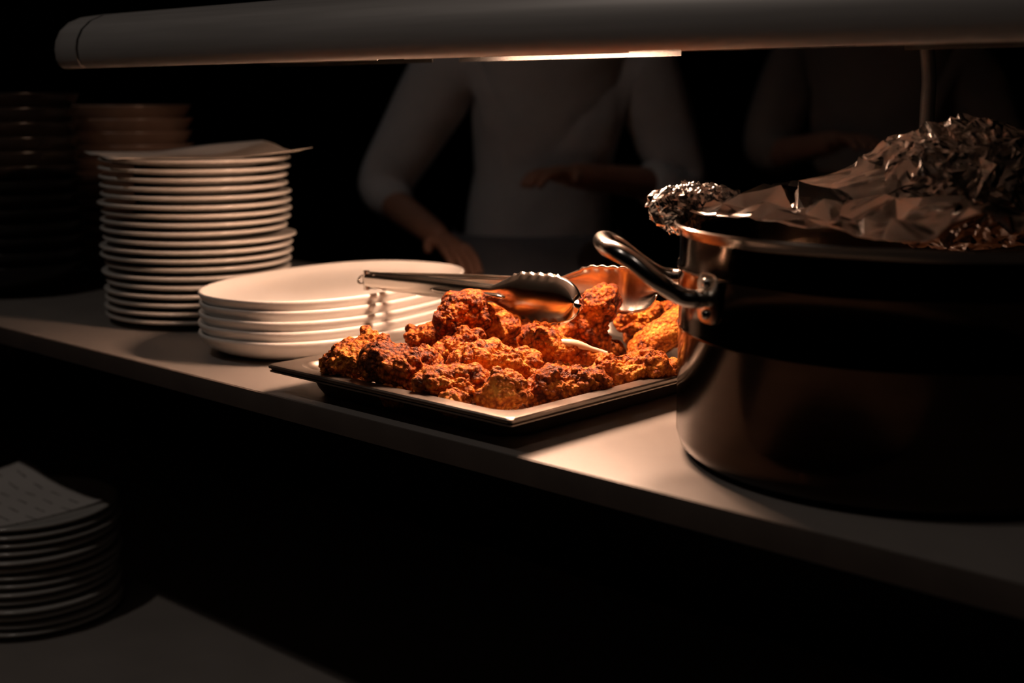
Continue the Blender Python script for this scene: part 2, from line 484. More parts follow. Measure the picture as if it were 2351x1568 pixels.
for i in range(5):
    o = bpy.data.objects.new('oval_platter', OM); COL.objects.link(o)
    o.location = (OC[0] + rng.uniform(-.0015, .0015), OC[1] + rng.uniform(-.002, .002) - .0012 * (4 - i) * 0, PZ + i * .0119)
    o.rotation_euler = (0, 0, 1.7854 + rng.uniform(-.008, .008))
    k = 4 - i
    w = 'topmost' if k == 0 else ('bottom one' if i == 0 else ORD[k] + ' from the top')
    tag(o, 'white oval platter beside the chicken pan, %s of five stacked' % w, 'platter', 'oval platters stacked beside the pan')

# ------------------------------------------------------------------ dark bowls at the far left
def bowl_mesh(R, H, m, name):
    prof = [(0, .004), (R * .42, .004), (R * .44, 0), (R * .52, 0), (R * .55, .006), (R * .78, H * .36), (R * .92, H * .68), (R * .985, H * .93), (R, H * .98), (R * .99, H),
            (R * .955, H * .985), (R * .90, H * .76), (R * .76, H * .46), (R * .54, .0215), (R * .3, .0195), (0, .019)]
    V, F = lathe(prof, 72)
    me = bpy.data.meshes.new(name); me.from_pydata(V, [], F)
    bm = bmesh.new(); bm.from_mesh(me); bmesh.ops.recalc_face_normals(bm, faces=bm.faces); bm.to_mesh(me); bm.free()
    me.polygons.foreach_set('use_smooth', [True] * len(me.polygons)); me.materials.append(m)
    return me
def bowl_stack(c, n, me, pitch, what, colour, group):
    for i in range(n):
        o = bpy.data.objects.new('stoneware_bowl', me); COL.objects.link(o)
        o.location = (c[0] + rng.uniform(-.002, .002), c[1] + rng.uniform(-.002, .002), PZ + i * pitch)
        k = n - 1 - i
        w = 'topmost' if k == 0 else ('bottom one' if i == 0 else ORD[k] + ' from the top')
        tag(o, '%s stoneware bowl, %s of %s' % (colour, w, what), 'bowl', group)
bowl_stack((-2.0215, 1.1983), 12, bowl_mesh(.110, .052, M['bowl'], 'brown_bowl'), .0215, 'the stack behind the tall plate stack', 'brown', 'brown bowls stacked behind the plates')
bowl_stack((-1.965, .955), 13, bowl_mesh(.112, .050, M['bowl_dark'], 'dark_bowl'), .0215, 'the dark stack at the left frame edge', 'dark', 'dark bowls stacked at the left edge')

# ------------------------------------------------------------------ steel gastronorm pan
TX0, TX1, TY0, TY1 = -1.0850, -.7405, .7895, 1.3200
RIMZ = -.270
def rrect(x0, x1, y0, y1, r, z, n=8):
    pts = []
    for cx, cy, a0 in ((x1 - r, y1 - r, 0), (x0 + r, y1 - r, 90), (x0 + r, y0 + r, 180), (x1 - r, y0 + r, 270)):
        for k in range(n + 1):
            a = math.radians(a0 + 90 * k / n)
            pts.append((cx + r * math.cos(a), cy + r * math.sin(a), z))
    return pts
tc_ = ((TX0 + TX1) / 2, (TY0 + TY1) / 2)
pan = empty('serving_pan', (tc_[0], tc_[1], PZ))
tag(pan, 'rectangular stainless steel serving pan heaped with fried chicken', 'pan')
def prr(d, r, z):
    return [(x - tc_[0], y - tc_[1], z + .30) for x, y, z in rrect(TX0 + d, TX1 - d, TY0 + d, TY1 - d, r, z)]
V, F = loft([prr(.0190, .024, RIMZ - .0015), prr(.0240, .026, RIMZ - .006), prr(.0290, .030, -.2930), prr(.0320, .031, -.2985), prr(.0390, .028, -.2998), prr(.100, .01, -.2998), prr(.100, .01, -.2990),
             prr(.0400, .028, -.2990), prr(.0332, .031, -.2978), prr(.0302, .030, -.2925), prr(.0252, .026, RIMZ - .006), prr(.0220, .025, RIMZ - .0014), prr(.0190, .024, RIMZ)])
V2, F2 = V, F + [tuple(range(5 * 36, 6 * 36)), tuple(range(6 * 36, 7 * 36))]
mesh_obj('basin', V2, F2, M['pan_steel'], pan, angle=45)
V, F = loft([prr(.0190, .024, RIMZ), prr(.0035, .007, RIMZ + .0010), prr(.0012, .006, RIMZ + .0006), prr(0, .005, RIMZ - .0008), prr(.0003, .005, RIMZ - .0030), prr(.0020, .005, RIMZ - .0036), prr(.0024, .005, RIMZ - .0048),
             prr(.0010, .005, RIMZ - .0056), prr(.0012, .005, RIMZ - .0068), prr(.0030, .006, RIMZ - .0066), prr(.0045, .007, RIMZ - .0020), prr(.0190, .024, RIMZ - .0012)])
mesh_obj('rim', V, F, M['pan_steel'], pan, angle=35)

# ------------------------------------------------------------------ fried chicken
bmi = bmesh.new(); bmesh.ops.create_icosphere(bmi, subdivisions=6, radius=1)
ICO6_V = np.array([v.co[:] for v in bmi.verts]); ICO6_F = [tuple(v.index for v in f.verts) for f in bmi.faces]; bmi.free()
bmi = bmesh.new(); bmesh.ops.create_icosphere(bmi, subdivisions=5, radius=1)
ICO5_V = np.array([v.co[:] for v in bmi.verts]); ICO5_F = [tuple(v.index for v in f.verts) for f in bmi.faces]; bmi.free()

def blob(lobes, k=260., dirs=ICO6_V):
    """star-shaped smooth union of ellipsoids (centre, radii), radius found by bisection along every direction"""
    lo = np.zeros(len(dirs)); hi = np.full(len(dirs), .25)
    def f(p):
        acc = 0
        for c, r in lobes:
            c = np.array(c); r = np.array(r)
            q = (p - c) / r
            acc = acc + np.exp(-k * (np.linalg.norm(q, axis=1) - 1) * r.mean())
        return -np.log(acc + 1e-300)
    for _ in range(26):
        mid = (lo + hi) / 2
        ins = f(dirs * mid[:, None]) < 0
        lo = np.where(ins, mid, lo); hi = np.where(ins, hi, mid)
    return dirs * lo[:, None]

def vnormals(V, F):
    F = np.array(F); n = np.zeros_like(V)
    fn = np.cross(V[F[:, 1]] - V[F[:, 0]], V[F[:, 2]] - V[F[:, 0]])
    for i in range(3): np.add.at(n, F[:, i], fn)
    return n / (np.linalg.norm(n, axis=1)[:, None] + 1e-12)

def crag(V, F, seed, amp=1.0):
    off = Vector((seed * 3.17, seed * 1.91, seed * 7.3))
    N_ = vnormals(V, F)
    d = np.zeros(len(V))
    for i, p in enumerate(V):
        P = Vector(p)
        big = noise.noise(P * 42 + off)
        mask = min(1, max(.08, .62 + noise.noise(P * 26 + off * 1.7) * 1.5))
        warp = P + noise.noise_vector(P * 70 + off) * .0035
        warp = P + noise.noise_vector(P * 150 + off) * .0012
        v0 = noise.voronoi(warp * 72 - off)[0][0]
        v1 = noise.voronoi(warp * 150 + off)[0][0]
        v2 = noise.voronoi(warp * 310 + off)[0][0]
        dome = lambda v, k: max(0., 1 - (v / k) ** 2)
        huge = noise.noise(P * 21 + off * .6)
        d[i] = (.0050 * huge + .0030 * big + (.4 + .6 * mask) * .0058 * (dome(v0, .75) - .5)
                + mask * (.0029 * (dome(v1, .7) - .45) + .0015 * (dome(v2, .7) - .45)) + .0005 * noise.noise(P * 520 + off))
    V = V + N_ * (d * amp)[:, None]
    return V

CAMR = Vector((math.sin(AZ), math.cos(AZ), 0)); CAMF = Vector((-math.cos(AZ), math.sin(AZ), 0))
CHICK = []
def chicken(pos, lobes, label, seed, tilt=0, yaw=0, amp=1.0, k=260., bend=0., sub=6):
    """lobes in a frame x=to the right across the pan diagonal, y=away, z=up; tilt lifts the +x end, degrees"""
    dirs, Fc = (ICO6_V, ICO6_F) if sub == 6 else (ICO5_V, ICO5_F)
    kr = random.Random(seed * 13 + 5)
    if sub == 6 and amp >= .75:                 # a few random knobs of crust on the outline
        extra = []
        for _ in range(7):
            c, r = kr.choice(lobes); q = Vector((kr.gauss(0, 1), kr.gauss(0, 1), kr.gauss(.25, .8))).normalized()
            s_ = min(r) * kr.uniform(.34, .52)
            extra.append((tuple(c[i] + q[i] * (r[i] * .86) for i in range(3)), (s_, s_, s_ * kr.uniform(.8, 1.1))))
        lobes = list(lobes) + extra; k = 420.
    V = blob(lobes, k, dirs) * 1.03
    if bend: V[:, 2] = V[:, 2] + bend * V[:, 0] ** 2
    V = crag(V, Fc, seed, amp)
    ct, st = math.cos(math.radians(tilt)), math.sin(math.radians(tilt))
    x, z = V[:, 0] * ct - V[:, 2] * st, V[:, 0] * st + V[:, 2] * ct
    a = math.atan2(CAMR.y, CAMR.x) + math.radians(yaw)
    W = np.stack([x * math.cos(a) - V[:, 1] * math.sin(a), x * math.sin(a) + V[:, 1] * math.cos(a), z], 1)
    o = mesh_obj('fried_chicken_piece', W, Fc, M['chicken'], None, True, Z(pos))
    tag(o, label, 'chicken', 'fried chicken pieces in the steel pan')
    CHICK.append(o)
    return o

# lower layer first, then the pieces on top
chicken((-.975, .915, -.2760), [((0, 0, 0), (.034, .030, .019)), ((.02, .01, .002), (.018, .02, .016))], 'fried chicken piece half buried behind the large front-left piece', 31, sub=5)
chicken((-.962, .990, -.2735), [((0, 0, 0), (.036, .030, .021)), ((-.02, .01, .0), (.018, .02, .016))], 'fried chicken piece buried under the upright lump near the platters', 32, sub=5)
chicken((-.905, 1.035, -.2740), [((0, 0, 0), (.034, .030, .020)), ((.02, -.01, .002), (.018, .02, .016))], 'fried chicken piece buried in the dark middle of the heap', 33, sub=5)
chicken((-.905, 1.105, -.2760), [((0, 0, 0), (.030, .030, .018))], 'fried chicken piece buried under the tallest upright piece', 34, sub=5)
chicken((-.835, .955, -.2770), [((0, 0, 0), (.032, .028, .018))], 'fried chicken piece buried below the drumstick with bare bone', 35, sub=5)
chicken((-.965, 1.130, -.2700), [((0, 0, 0), (.036, .034, .022))], 'fried chicken piece in the shade under the tongs', 36, sub=5)
chicken((-.900, 1.205, -.2720), [((0, 0, 0), (.034, .03, .021))], 'fried chicken piece buried at the back below the pot handle', 37, sub=5)

chicken((-.9926, .8320, -.2585), [((0, 0, 0), (.035, .029, .021)), ((.014, .006, .007), (.020, .020, .017)), ((-.020, -.004, -.006), (.016, .018, .013))],
        'large knobbly brown fried chicken piece at the pan corner nearest the platters', 1, tilt=14)
chicken((-.9300, .8370, -.2600), [((0, 0, 0), (.034, .028, .024)), ((-.016, -.006, .004), (.018, .018, .018)), ((.020, .012, .006), (.018, .02, .016)), ((.010, -.012, -.010), (.018, .014, .014))],
        'large fried chicken piece with a dark hollow face, second along the front rim', 2, tilt=-8, amp=1.15)
chicken((-.9980, .9340, -.2490), [((0, 0, 0), (.020, .019, .013)), ((.008, 0, .004), (.011, .012, .009))],
        'small dark fried chicken lump just in front of the oval platters', 3)
chicken((-.9606, .9511, -.2240), [((.004, 0, .006), (.023, .022, .019)), ((-.010, -.008, -.012), (.015, .015, .017)), ((.012, .004, -.006), (.016, .016, .016))],
        'upright fried chicken lump just below the middle of the tongs', 4, amp=1.1)
chicken((-1.005, 1.0680, -.2370), [((-.010, 0, .002), (.016, .012, .0085)), ((.010, 0, -.002), (.014, .009, .0065))],
        'thin curved golden fried chicken strip under the tongs', 5, tilt=-20, amp=.7, bend=-5)
chicken((-.9450, .9860, -.2430), [((0, 0, 0), (.024, .02, .016)), ((-.016, -.004, -.010), (.012, .012, .009)), ((.010, .002, .005), (.014, .014, .012))],
        'golden fried chicken nugget right of the upright lump under the tongs', 6, tilt=10)
chicken((-.9432, .9228, -.2540), [((0, 0, 0), (.026, .018, .014)), ((.014, 0, .003), (.015, .015, .013)), ((-.018, 0, -.002), (.012, .014, .012))],
        'smooth golden tapering fried chicken piece between front and back rows', 7, tilt=26, amp=.8)
chicken((-.8745, .9093, -.2600), [((-.016, 0, .0), (.030, .024, .018)), ((.018, -.006, -.002), (.024, .022, .021)), ((-.002, .006, .010), (.020, .018, .013)), ((.030, 0, .004), (.014, .016, .014))],
        'broad craggy fried chicken piece in the very middle of the heap', 8, tilt=4)
chicken((-.9176, 1.0474, -.2470), [((0, 0, 0), (.034, .024, .018)), ((.018, 0, .006), (.020, .018, .015)), ((-.020, 0, -.004), (.017, .018, .014)), ((.008, -.010, -.004), (.018, .014, .014))],
        'wide knobbly fried chicken piece directly below the near tong head', 9, tilt=8)
dr = chicken((-.8660, .9970, -.2570), [((-.012, 0, .003), (.024, .020, .017)), ((.010, 0, .0), (.024, .014, .013)), ((.034, 0, -.002), (.012, .007, .0065)), ((-.020, 0, .012), (.012, .012, .010))],
             'fried chicken drumstick with a pale bare bone pointing to the pot', 10, tilt=-9, amp=.8)
# the bare bone on the drumstick's upper side
a_ = math.atan2(CAMR.y, CAMR.x)
bp = [(-.004, -.010, .0125), (.008, -.010, .0110), (.020, -.008, .0085), (.034, -.004, .0035), (.042, -.001, .0005), (.049, 0, -.002)]
V, F = tube(smooth_path([(x * math.cos(a_) - y * math.sin(a_), x * math.sin(a_) + y * math.cos(a_), z) for x, y, z in bp], 5),
            [.0028 + .0022 * math.sin(math.pi * min(1, i / 14)) for i in range(26)], 12)
bn = mesh_obj('bone', V, F, M['bone'], dr); bn['label'] = 'pale bare bone'
chicken((-.8800, 1.0705, -.2310), [((.002, 0, .012), (.022, .02, .019)), ((-.006, 0, -.012), (.019, .018, .022)), ((.012, .004, .018), (.013, .014, .013)), ((-.018, -.002, .0), (.010, .012, .014)), ((.006, 0, -.026), (.012, .014, .012))],
        'tallest fried chicken piece standing upright between the two tong heads', 11)
chicken((-.8916, 1.1698, -.2460), [((0, 0, 0), (.024, .022, .018)), ((.010, 0, .006), (.014, .014, .012)), ((-.012, -.004, -.002), (.014, .014, .013))],
        'crumbly fried chicken piece below the pot handle, behind the smooth golden slab', 12, amp=1.1)
chicken((-.8260, 1.1180, -.2500), [((0, 0, 0), (.036, .026, .016)), ((.022, .004, .006), (.022, .022, .014)), ((-.020, -.006, -.006), (.018, .016, .010))],
        'large smooth golden fried chicken slab resting against the pot side', 13, tilt=24, amp=.45)
chicken((-.8808, 1.2389, -.2500), [((0, 0, 0), (.034, .03, .022)), ((.010, -.01, .006), (.02, .02, .016))],
        'fried chicken piece farthest back, partly hidden by the pot', 14)
chicken((-.7830, 1.0080, -.2660), [((0, 0, 0), (.036, .022, .016)), ((.016, 0, .005), (.022, .018, .013)), ((-.022, 0, .004), (.016, .016, .014)), ((.036, .002, -.002), (.012, .012, .009))],
        'fried chicken piece lying along the right rim, close to the pot base', 15, tilt=3)
chicken((-.7920, .9240, -.2700), [((0, 0, 0), (.040, .022, .015)), ((-.016, 0, .007), (.018, .018, .013)), ((.024, 0, .002), (.020, .018, .014)), ((-.030, -.002, -.004), (.014, .014, .012))],
        'long knobbly fried chicken piece along the right front rim', 16, tilt=7)
chicken((-.8620, .8420, -.2665), [((0, 0, 0), (.032, .024, .018)), ((-.016, 0, .002), (.017, .018, .016)), ((.014, .002, .006), (.017, .016, .013))],
        'dark reddish fried chicken piece in the middle of the front rim', 17)
chicken((-.8150, .8600, -.2680), [((0, 0, 0), (.019, .019, .018)), ((.006, 0, .008), (.013, .013, .010)), ((-.010, -.004, -.008), (.012, .012, .011))],
        'round fried chicken lump at the near pan corner', 18)
chicken((-.8420, .8220, -.2770), [((0, 0, 0), (.0115, .010, .0105)), ((.004, 0, .005), (.007, .007, .006))],
        'very small fried chicken nub against the front rim near the pan corner', 19, sub=5)
chicken((-.9150, .8230, -.2800), [((0, 0, 0), (.017, .011, .009)), ((-.010, 0, .001), (.008, .008, .007))],
        'small flat fried chicken scrap under the hollow-faced front piece', 20, sub=5)

# ------------------------------------------------------------------ tongs
def tong_arm(name, par, H, T, out, Ltot=None):
    """H hinge end, T tip, out = outward horizontal unit; a folded steel strip ending in a scalloped scoop"""
    H, T, out = Vector(H), Vector(T), Vector(out)
    d = T - H; L = d.length; u = d.normalized()
    out = (out - u * out.dot(u)).normalized(); v = out.cross(u)
    if v.z < 0: v = -v
    nu, ns = 110, 18; V, F = [], []
    head = L - .120
    for i in range(nu + 1):
        t = i / nu; x = t * L
        if x < head:
            hw = .0100 + .0014 * min(1, x / .10) - .0015 * max(0, (x - head + .08) / .08)
            dep = .0075; kx = 5.0
        else:
            q = (x - head) / (L - head)
            hw = .0097 + .0150 * math.sin(min(1, q / .42) * math.pi / 2) ** 1.3
            if q > .72: hw *= max(.02, 1 - ((q - .72) / .28) ** 2.2) ** .5
            dep = .0075 + .004 * q; kx = 5.0 - 2.8 * min(1, q / .4)
        belly = .0
        if x > head: belly = .004 * math.sin((x - head) / (L - head) * math.pi)
        bow = -.010 * math.sin(min(1, x / L) * math.pi)       # arms bow slightly
        for j in range(ns + 1):
            s = -1 + 2 * j / ns
            ss = math.copysign(min(1, abs(s)), s)
            prof_w = -dep * abs(ss) ** kx
            vv = hw * ss
            if head + .03 < x < head + .092 and abs(s) > .8:
                w_ = (abs(s) - .8) / .2
                sc = abs(math.sin((x - head) / .0125 * math.pi))
                vv += math.copysign(.0022 * sc * w_, s); prof_w -= .0015 * (1 - sc) * w_
            p = H + u * x + v * vv + out * (prof_w + belly + bow * -.4)
            V.append(p)
    for i in range(nu):
        for j in range(ns):
            a = i * (ns + 1) + j
            F.append((a, a + 1, a + ns + 2, a + ns + 1))
    base = par.location
    V = [p - base for p in V]
    o = mesh_obj(name, V, F, M['steel'], par, True)
    md = o.modifiers.new('sheet', 'SOLIDIFY'); md.thickness = .0012; md.offset = -1
    # pressed ridge along the outer face
    pth = [H + u * x + out * (.0016 + .004 * math.sin(min(1, x / L) * math.pi) + (.0 if x < head else .002)) - base - v * .001 for x in np.linspace(.13, head + .025, 16)]
    rr = [.0012] + [.0030] * 14 + [.0012]
    Vt, Ft = tube(pth, rr, 8)
    mesh_obj('pressed_ridge', Vt, Ft, M['steel'], o)
    return o
HN = Z((-1.168, .9915, -.2105)); HF = Z((-1.168, .9985, -.2105))
tg = empty('serving_tongs', Z((-1.17, .995, -.2215)))
tag(tg, 'long stainless steel tongs with scalloped heads resting open on the chicken', 'tongs')
tong_arm('arm', tg, HN, Z((-.826, .972, -.1985)), (-.07, -1, 0))
tong_arm('arm', tg, HF, Z((-.835, 1.126, -.2040)), (-.37, .92, 0))
V, F = tube([Vector(Z((-1.165, .995, -.2218))) - tg.location, Vector(Z((-1.165, .995, -.1992))) - tg.location], .0038, 14)
pv = mesh_obj('hinge_pin', V, F, M['steel'], tg, angle=40)
ring = [(Vector(Z((-1.172, .995, -.2105))) - tg.location) + Vector((math.cos(a) * .007, math.sin(a) * .003, math.sin(a) * .0045)) for a in np.linspace(0, 2 * math.pi, 25)]
V, F = tube(ring, .0014, 8, cap=False)
mesh_obj('hanging_loop', V, F, M['steel'], tg)
V, F = tube([Vector(Z((-1.146, .9905, -.2065))) - tg.location, Vector(Z((-1.146, .9985, -.2065))) - tg.location], .0045, 12)
mesh_obj('spring', V, F, M['steel'], tg, angle=40)

# ------------------------------------------------------------------ big pot
PC = (-.496, 1.019); PR = .1925; PTOP = -.1035
pot = empty('stock_pot', (PC[0], PC[1], PZ))
tag(pot, 'large dark stainless steel cooking pot with loop handles, right of the pan', 'pot')
h = PTOP + .30
prof = [(0, .0), (PR - .020, .0), (PR - .011, .0025), (PR - .0035, .009), (PR, .020), (PR, h - .0885), (PR + .0008, h - .0875), (PR + .0008, h - .0845), (PR, h - .0835), (PR, h - .0385), (PR + .0022, h - .0365), (PR + .0022, h - .0335), (PR + .0004, h - .0315),
        (PR + .0004, h - .008), (PR - .0010, h - .0075), (PR - .0022, h - .010), (PR - .0022, .02), (PR - .006, .008), (PR - .02, .0035), (0, .0035)]
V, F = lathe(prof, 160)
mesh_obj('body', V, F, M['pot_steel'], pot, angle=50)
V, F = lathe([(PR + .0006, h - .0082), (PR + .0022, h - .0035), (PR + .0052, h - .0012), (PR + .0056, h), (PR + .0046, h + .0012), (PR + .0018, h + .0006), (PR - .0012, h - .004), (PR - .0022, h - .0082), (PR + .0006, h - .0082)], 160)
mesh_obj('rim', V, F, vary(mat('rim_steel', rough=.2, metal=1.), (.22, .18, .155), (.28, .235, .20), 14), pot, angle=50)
# dark stew surface inside
V, F = lathe([(0, .112), (PR - .0024, .112), (PR - .0024, .118), (.15, .1195), (.07, .121), (0, .1205)], 64)
stew = mesh_obj('contents', V, F, vary(mat('dark_stew', rough=.35), (.05, .02, .01), (.10, .04, .015), 30, bump=.6, bdist=.004), pot)
m_ = Vector((PC[0], PC[1], 0)).normalized(); lf = Vector((-.8991, -.4377, 0)); fr = -m_
def pp(ang, r, z):
    a = math.radians(ang); q = lf * (math.cos(a) * r) + fr * (math.sin(a) * r)
    return Vector((q.x, q.y, z + .30))
def handle(base):
    A = lambda a: a + base
    pts = [pp(A(18), PR - .001, -.1545), pp(A(19.5), PR + .010, -.1550), pp(A(18), PR + .022, -.1520), pp(A(17), PR + .0400, -.1400), pp(A(14), PR + .0550, -.1260), pp(A(10.5), PR + .0635, -.1200), pp(A(5), PR + .0665, -.1185),
           pp(A(-5), PR + .0665, -.1185), pp(A(-10.5), PR + .0635, -.1200), pp(A(-14), PR + .0550, -.1260), pp(A(-17), PR + .0400, -.1400), pp(A(-18), PR + .022, -.1520), pp(A(-19.5), PR + .010, -.1550), pp(A(-18), PR - .001, -.1545)]
    V, F = tube(smooth_path(pts, 6), .0072, 16)
    hd = mesh_obj('handle', V, F, M['steel'], pot, angle=60)
    for s_ in (1, -1):
        # bracket plate following the pot wall
        loops = []
        for r in (PR + .0002, PR + .0022, PR + .0030):
            k = 1 if r < PR + .0025 else .86
            lp = []
            for q in range(28):
                a = 2 * math.pi * q / 28
                lp.append(pp(A(20.5 * s_) + 5.2 * k * math.copysign(abs(math.cos(a)) ** .6, math.cos(a)), r, -.1545 + .0200 * k * math.copysign(abs(math.sin(a)) ** .6, math.sin(a))))
            loops.append(lp)
        V, F = loft(loops, True, True, True)
        mesh_obj('bracket', V, F, M['steel'], hd, angle=45)
        for dz in (.0125, -.0125):
            V, F = lathe([(0, .0), (.0042, .0), (.0040, .0015), (.0028, .0030), (0, .0036)], 14)
            n = (pp(A(20.5 * s_), 1, 0) - pp(A(20.5 * s_), 0, 0)).normalized(); n.z = 0; n.normalize()
            rot = n.to_track_quat('Z', 'Y').to_matrix()
            c0 = pp(A(20.5 * s_), PR + .0028, -.1545 + dz)
            mesh_obj('rivet', [c0 + rot @ Vector(v) for v in V], F, M['steel'], hd)
handle(18)
handle(198)

# ------------------------------------------------------------------ aluminium foil on the pot
foil = empty('foil_cover', Z((PC[0], PC[1], PTOP)))
tag(foil, 'crumpled aluminium foil peeled back over the open pot', 'foil')
frng = random.Random(11)
FO = Vector(foil.location)
def sheet():
    A, B = Vector((-.668, .932, 0)), Vector((-.402, .846, 0))
    du = (B - A).normalized(); dv = Vector((-du.y, du.x, 0))
    nu, nv = 13, 7; W = (B - A).length; D = .17
    pts = []
    for j in range(nv + 1):
        for i in range(nu + 1):
            su = i / nu * W + (frng.uniform(-.008, .008) if 0 < i < nu else 0)
            sv = j / nv * D * (1 - .35 * i / nu) + (frng.uniform(-.008, .008) if 0 < j < nv else 0)
            p = A + du * su + dv * sv
            q = p - Vector((PC[0], PC[1], 0)); r = q.length
            over = 0
            if r > .196:
                over = r - .196; p = Vector((PC[0], PC[1], 0)) + q * (.196 + over * .15) / r
            if j == 0: z = PTOP + .0035 + (.010 * math.sin(i / nu * math.pi)) * frng.uniform(.1, .6)
            else:
                z = PTOP + .008 + .016 * min(1, sv / .09) * (1 - .45 * i / nu) + frng.uniform(-.010, .011)
            if r > .18: z = PTOP + .006 + frng.uniform(-.001, .006)
            if over > 0: z -= min(.012, over * .12)
            z = max(z, PTOP + .0035) if r < .2 and over == 0 else max(z, PTOP - .004 if over > .03 else PTOP + .003)
            pts.append(Vector((p.x, p.y, z + CZ)) - FO)
    bm = bmesh.new(); vs = [bm.verts.new(p) for p in pts]
    for j in range(nv):
        for i in range(nu):
            a = j * (nu + 1) + i; q = [vs[a], vs[a + 1], vs[a + nu + 2], vs[a + nu + 1]]
            if frng.random() < .5: bm.faces.new((q[0], q[1], q[2])); bm.faces.new((q[0], q[2], q[3]))
            else: bm.faces.new((q[0], q[1], q[3])); bm.faces.new((q[1], q[2], q[3]))
    bmesh.ops.subdivide_edges(bm, edges=bm.edges[:], cuts=3, use_grid_fill=True)
    for v in bm.verts:
        p = v.co
        v.co.z += .0016 * noise.noise(p * 55) - .0011 * abs(noise.noise(p * 120 + Vector((3, 1, 5)))) 
    bmesh.ops.smooth_vert(bm, verts=bm.verts, factor=.25, use_axis_x=True, use_axis_y=True, use_axis_z=True)
    bmesh.ops.triangulate(bm, faces=bm.faces[:])
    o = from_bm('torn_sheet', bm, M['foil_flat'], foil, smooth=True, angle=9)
    md = o.modifiers.new('thickness', 'SOLIDIFY'); md.thickness = .0003
    return o
sheet()
def crumple(name, pos, lobes, seed, amp, yaw=0, sub=4):
    # a closed skin creased three times over, each time finer, left faceted
    r_ = random.Random(seed)
    bm = bmesh.new(); bmesh.ops.create_icosphere(bm, subdivisions=sub, radius=1)
    D = np.array([v.co.normalized()[:] for v in bm.verts])
    D += np.array([[r_.gauss(0, .045) for _ in range(3)] for _ in range(len(D))])
    D /= np.linalg.norm(D, axis=1)[:, None]
    W = blob(lobes, 160., D)
    for v, p in zip(bm.verts, W): v.co = p
    for step, a in enumerate((.0050, .0016, .0005)):
        bm.normal_update()
        mv = [v.normal * r_.gauss(0, a * amp) + Vector((r_.gauss(0, a * .5), r_.gauss(0, a * .5), r_.gauss(0, a * .3))) * amp for v in bm.verts]
        for v, d_ in zip(bm.verts, mv): v.co += d_
        if step < 2:
            bmesh.ops.subdivide_edges(bm, edges=bm.edges[:], cuts=1, use_grid_fill=True)
            bmesh.ops.triangulate(bm, faces=bm.faces[:])
    a = math.atan2(CAMR.y, CAMR.x) + math.radians(yaw)
    bmesh.ops.rotate(bm, verts=bm.verts, cent=(0, 0, 0), matrix=Matrix.Rotation(a, 3, 'Z'))
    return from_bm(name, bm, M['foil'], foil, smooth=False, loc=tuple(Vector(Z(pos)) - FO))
crumple('crumpled_mound', (-.492, 1.075, -.0760), [((.015, 0, .0), (.105, .070, .050)), ((.010, 0, .026), (.060, .045, .030)), ((-.072, -.010, -.010), (.050, .048, .026)), ((.090, 0, -.004), (.070, .055, .042)), ((-.112, -.005, -.008), (.026, .028, .014))], 3, .60, sub=4)
crumple('folded_edge', (-.680, .960, -.0925), [((0, 0, .002), (.028, .026, .014)), ((.020, .004, .003), (.026, .024, .011)), ((-.022, -.004, -.003), (.016, .018, .010)), ((-.010, -.006, -.014), (.014, .020, .012))], 7, .34, sub=4)

# ------------------------------------------------------------------ people working in the dark kitchen behind
def skin_mesh(name, joints, edges, root, material, parent, subsurf=2, matw=None):
    names = list(joints); idx = {n: i for i, n in enumerate(names)}
    me = bpy.data.meshes.new(name + '_skeleton')
    me.from_pydata([joints[n][0] for n in names], [(idx[a], idx[b]) for a, b in edges], [])
    ob = bpy.data.objects.new(name + '_skeleton', me); COL.objects.link(ob)
    sk = ob.modifiers.new('skin', 'SKIN'); sk.use_smooth_shade = True; sk.branch_smoothing = .6
    if not me.skin_vertices:
        me.skin_vertices.new() if hasattr(me.skin_vertices, 'new') else None
    layer = me.skin_vertices[0].data
    for n in names:
        r = joints[n][1]
        layer[idx[n]].radius = r if isinstance(r, tuple) else (r, r)
        layer[idx[n]].use_root = (n == root)
    ss = ob.modifiers.new('sub', 'SUBSURF'); ss.levels = subsurf; ss.render_levels = subsurf
    dg = bpy.context.evaluated_depsgraph_get(); dg.update()
    new = bpy.data.meshes.new_from_object(ob.evaluated_get(dg))
    bpy.data.objects.remove(ob); bpy.data.meshes.remove(me)
    new.name = name; new.materials.clear(); new.materials.append(material)
    new.polygons.foreach_set('use_smooth', [True] * len(new.polygons))
    o = bpy.data.objects.new(name, new); COL.objects.link(o)
    if parent: o.parent = parent
    return o

